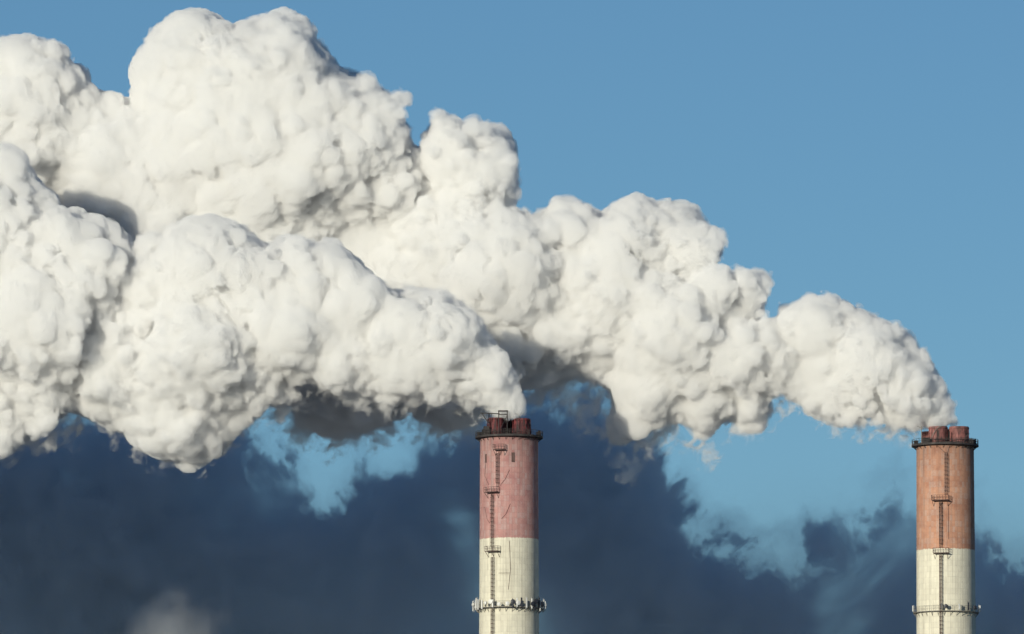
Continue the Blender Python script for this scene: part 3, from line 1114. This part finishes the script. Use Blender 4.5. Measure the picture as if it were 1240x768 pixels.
STEAM = steam_material("white_steam", 0.6)
FAR = [(-150, 40), (-60, 52)]
RIGHT = FAR + [(0, 54), (30, 50), (55, 51), (70, 62), (73, 75), (88, 80), (92, 95), (90, 107), (100, 111), (112, 120), (135, 121), (150, 127),
         (163, 134), (165, 115), (172, 100), (166, 84), (173, 72), (181, 56), (177, 44), (187, 33), (205, 30), (220, 21), (240, 20), (255, 30),
         (264, 36), (275, 40), (279, 48), (286, 40), (310, 29), (325, 24), (345, 18), (365, 27), (375, 33), (381, 46), (395, 55), (410, 75),
         (430, 80), (450, 90), (465, 102), (482, 110), (488, 125), (495, 145), (502, 165), (505, 172), (510, 155), (520, 140), (535, 136),
         (550, 137), (560, 142), (575, 137), (595, 150), (608, 150), (620, 165), (630, 195), (632, 230), (630, 246), (640, 250), (655, 247),
         (670, 242), (695, 245), (715, 258), (718, 267), (740, 260), (745, 248), (765, 243), (785, 245), (792, 255), (810, 249), (835, 255),
         (845, 267), (865, 275), (875, 288), (882, 308), (870, 320), (885, 322), (907, 320), (925, 317), (942, 330), (937, 350), (932, 380),
         (940, 365), (960, 360), (975, 350), (990, 341), (1010, 348), (1035, 358), (1055, 368), (1075, 380), (1100, 395), (1110, 410),
         (1125, 430), (1140, 455), (1150, 475), (1157, 500), (1160, 520), (1124, 520), (1100, 525), (1080, 522), (1050, 520), (1030, 515),
         (1015, 510), (990, 500), (970, 490), (945, 480), (932, 480), (927, 505), (915, 522), (900, 515), (890, 500), (870, 510), (860, 525),
         (852, 535), (842, 525), (832, 505), (825, 500), (820, 515), (805, 505), (785, 522), (760, 530), (745, 530), (735, 512), (740, 490),
         (727, 470), (700, 465), (670, 470), (640, 465), (610, 475), (590, 495), (572, 508), (545, 512), (515, 500), (495, 492), (470, 508), (440, 520), (400, 523), (370, 508),
         (345, 480), (300, 460), (100, 470), (0, 480), (-150, 480)]
LEFT = [(-150, 160), (-60, 175), (0, 185), (15, 190), (25, 205), (35, 225), (50, 232), (57, 245), (62, 255), (85, 265), (100, 268), (120, 272), (135, 277),
        (147, 285), (153, 298), (157, 310), (162, 300), (168, 290), (180, 285), (192, 290), (197, 303), (205, 290), (215, 280), (235, 272), (265, 270),
        (275, 275), (290, 280), (300, 285), (320, 293), (345, 283), (365, 290), (380, 303), (395, 295), (410, 305), (420, 320), (440, 335),
        (455, 345), (470, 350), (490, 345), (510, 343), (535, 345), (552, 355), (560, 370), (575, 385), (595, 410), (610, 430), (625, 450),
        (632, 470), (637, 508), (598, 508), (585, 492), (570, 488), (545, 478), (530, 485), (510, 480), (495, 490), (480, 482), (465, 495),
        (455, 482), (430, 472), (400, 465), (375, 460), (355, 462), (355, 480), (345, 492), (325, 490), (315, 500), (300, 505), (280, 520),
        (265, 540), (245, 552), (235, 565), (225, 560), (215, 545), (200, 550), (180, 535), (160, 520), (130, 505), (100, 500), (80, 498),
        (60, 510), (40, 530), (20, 540), (0, 545), (-150, 560)]
VEILS = [steam_material("thin_vapour", dn, skin=0.0) for dn in (0.06, 0.13, 0.28)]
RIM = steam_material("vapour_rim", 0.24, skin=0.0)
LOBES_R = [(290, 120, 88, .5), (215, 85, 48, .6), (340, 72, 56, .5), (60, 95, 40, .6), (30, 160, 60, .6), (130, 190, 50, .6), (440, 150, 48, .7), (400, 200, 55, .7),
           (545, 190, 45, .6), (592, 205, 42, .6), (600, 330, 70, .3), (640, 300, 40, .4), (560, 300, 45, .4), (765, 292, 42, .5), (830, 300, 42, .6), (735, 350, 58, .4),
           (805, 400, 58, .4), (905, 355, 30, .5), (890, 430, 48, .5), (985, 400, 46, .5), (1045, 430, 44, .5), (1090, 465, 36, .5), (940, 430, 40, .5), (928, 418, 48, .35), (965, 400, 36, .4), (690, 390, 45, .6),
           (300, 230, 70, .6), (220, 200, 55, .6), (380, 260, 50, .9), (690, 290, 35, .5), (770, 470, 40, .6), (850, 360, 36, .4),
           (1130, 470, 22, .5), (1146, 487, 13, .5), (1115, 435, 24, .5), (1100, 490, 30, .5), (1115, 512, 9, .5), (1128, 505, 12, .5), (1140, 498, 12, .5), (1150, 500, 8, .5), (1136, 513, 7, .5), (1106, 517, 7, .5), (1146, 508, 8, .5), (1154, 508, 6, .5), (1152, 490, 9, .5), (1122, 516, 6, .5)]
RECESS_R = [(430, 300, 90, .85), (250, 280, 80, .75), (60, 235, 70, .75), (680, 330, 30, .5), (520, 215, 25, .5)]
LOBES_L = [(235, 330, 52, .4), (300, 340, 45, .4), (350, 320, 34, .5), (420, 370, 40, .4), (230, 430, 62, .3), (340, 400, 48, .3), (40, 300, 60, .5), (90, 340, 55, .4),
           (30, 400, 80, .4), (130, 430, 60, .5), (480, 410, 42, .4), (540, 410, 38, .4), (590, 450, 28, .5), (225, 510, 36, .5), (180, 350, 36, .5), (410, 430, 36, .5), (170, 490, 40, .6),
           (608, 497, 9, .5), (620, 494, 10, .5), (630, 486, 9, .5), (618, 480, 14, .5), (631, 498, 6, .5), (606, 488, 10, .5), (613, 503, 7, .5), (624, 503, 7, .5)]
RECESS_L = [(155, 330, 24, .25), (290, 400, 40, .3), (450, 400, 25, .4)]
WISP_R = [(690, 483, 11, 10), (683, 472, 9, 10), (695, 496, 7, 10), (708, 514, 4, 10), (718, 524, 3, 10), (727, 531, 3, 10),
          (757, 545, 6, 12), (748, 535, 8, 12), (764, 558, 4, 12), (770, 572, 5, 12), (778, 556, 4, 12), (775, 535, 9, 13), (795, 528, 10, 15), (810, 515, 10, 15),
          (735, 520, 10, 15), (742, 505, 12, 15), (730, 500, 9, 12), (855, 540, 6, 15), (850, 530, 8, 15), (858, 552, 3, 15), (895, 516, 7, 10), (915, 517, 7, 10), (830, 505, 7, 12),
          (1100, 521, 5, 0), (1075, 520, 5, 2), (1040, 515, 5, 4), (1010, 507, 5, 4), (985, 497, 6, 5), (955, 486, 6, 5),
          (655, 468, 10, -5), (640, 476, 8, -8), (715, 470, 10, 0), (725, 482, 9, 6),
          (355, 500, 13, -26), (372, 516, 13, -26), (390, 528, 12, -26), (410, 532, 13, -26), (430, 530, 12, -26), (450, 524, 13, -26), (468, 515, 13, -26), (485, 506, 12, -26), (510, 508, 12, -20), (533, 518, 12, -20), (552, 520, 11, -20), (570, 514, 12, -20), (588, 503, 10, -20),
          (420, 520, 14, 0), (385, 512, 12, 0), (545, 508, 12, 0)]
WISP_L = [(465, 488, 6, 4), (498, 484, 7, 4), (511, 483, 5, 4), (528, 486, 6, 4), (545, 480, 6, 4), (568, 487, 6, 2), (588, 492, 5, 0), (440, 478, 6, 4), (415, 470, 6, 4), (395, 466, 6, 4),
          (362, 470, 7, 4), (352, 480, 9, 4), (335, 490, 10, 4), (315, 497, 9, 4), (300, 506, 8, 4), (282, 519, 8, 4), (265, 538, 8, 4), (248, 551, 7, 4), (236, 562, 5, 4), (240, 572, 3, 4), (218, 552, 7, 4), (200, 548, 7, 4), (180, 535, 8, 4),
          (150, 520, 8, 4), (125, 508, 8, 4), (100, 504, 9, 4), (80, 504, 11, 6), (60, 512, 13, 8), (40, 525, 13, 8), (20, 535, 13, 8), (0, 540, 14, 8), (-25, 545, 14, 8), (90, 520, 8, 6), (60, 530, 8, 6)]
H = 0.36
for mesh_args, label in (
        (("smoke_plume", RIGHT, 1145, 22, 0.42, H, 100, (10, 42), 1900, 1500, 900, LOBES_R, WISP_R, RECESS_R),
         "white billowing smoke plume rising leftward from the right chimney, higher and farther back"),
        (("smoke_plume", LEFT, 617, 0, 0.42, H, 300, (10, 36), 1500, 1000, 600, LOBES_L, WISP_L, RECESS_L),
         "white billowing smoke plume drifting left from the left chimney, lower and in front")):
    body, rim_veil, veils = plume_mesh(*mesh_args)
    print("plume verts", len(body.vertices), [len(k.vertices) for k in veils])
    pl = link("smoke_plume", body, STEAM)
    tag(pl, label, "smoke plume", "smoke plumes")
    tag(link("vapour_rim", rim_veil, RIM, pl), kind="stuff")
    for me, vm in zip(veils, VEILS):
        tag(link("wisp", me, vm, pl), kind="stuff")


def far_body(poly, x_exit, y0, drift, seed, parent):
    """the same plume carrying on downwind, left of the picture; coarse"""
    poly = np.array(poly, float)
    p = rng.uniform(poly.min(0), poly.max(0), (6000, 2))
    p = p[inside_poly(p, poly)]
    d = dist_poly(p, poly)
    sel = np.flatnonzero(d > 20)[:700]
    r = np.minimum(d[sel], 75) / S
    t = rng.uniform(-1, 1, len(sel)) * 22
    cen = np.stack([(p[sel, 0] - 620) / S, t, (384 - p[sel, 1]) / S], 1)
    hh = 1.5
    o = cen.min(0) - 22
    g = np.full(np.ceil((cen.max(0) + 22 - o) / hh).astype(int), 4.0, np.float32)
    splat(g, o, hh, cen, r)
    v = (np.argwhere(np.ones(g.shape, bool)) * hh + o).astype(np.float32)
    g -= (bumps(v / 9, seed) * 4.0 + bumps(v / 5, seed + 1) * 1.8 - 2.0).reshape(g.shape) * (np.abs(g) < 3.9)
    g[:2], g[-2:], g[:, :2], g[:, -2:], g[:, :, :2], g[:, :, -2:] = 4, 4, 4, 4, 4, 4
    v, q = surface_nets(g, hh, o)
    X, t, Z = v.T
    Y = y0 + drift * (x_exit - (X * S + 620)) / S + t
    k = (DIST + Y) / DIST
    link("far_billow", np_mesh("far_billow", np.stack([X * k, Y, EYE + (Z + CZ - EYE) * k], 1), q), STEAM, parent)


far_body([(-110, 45), (-300, 30), (-560, 0), (-800, -30), (-850, 300), (-800, 520), (-500, 500), (-110, 480)], 1145, 22, 0.42, 500, bpy.data.objects["smoke_plume"])
far_body([(-110, 165), (-300, 140), (-560, 110), (-800, 90), (-850, 350), (-800, 640), (-500, 610), (-110, 560)], 617, 0, 0.42, 600, bpy.data.objects["smoke_plume.001"])

#WISPS#
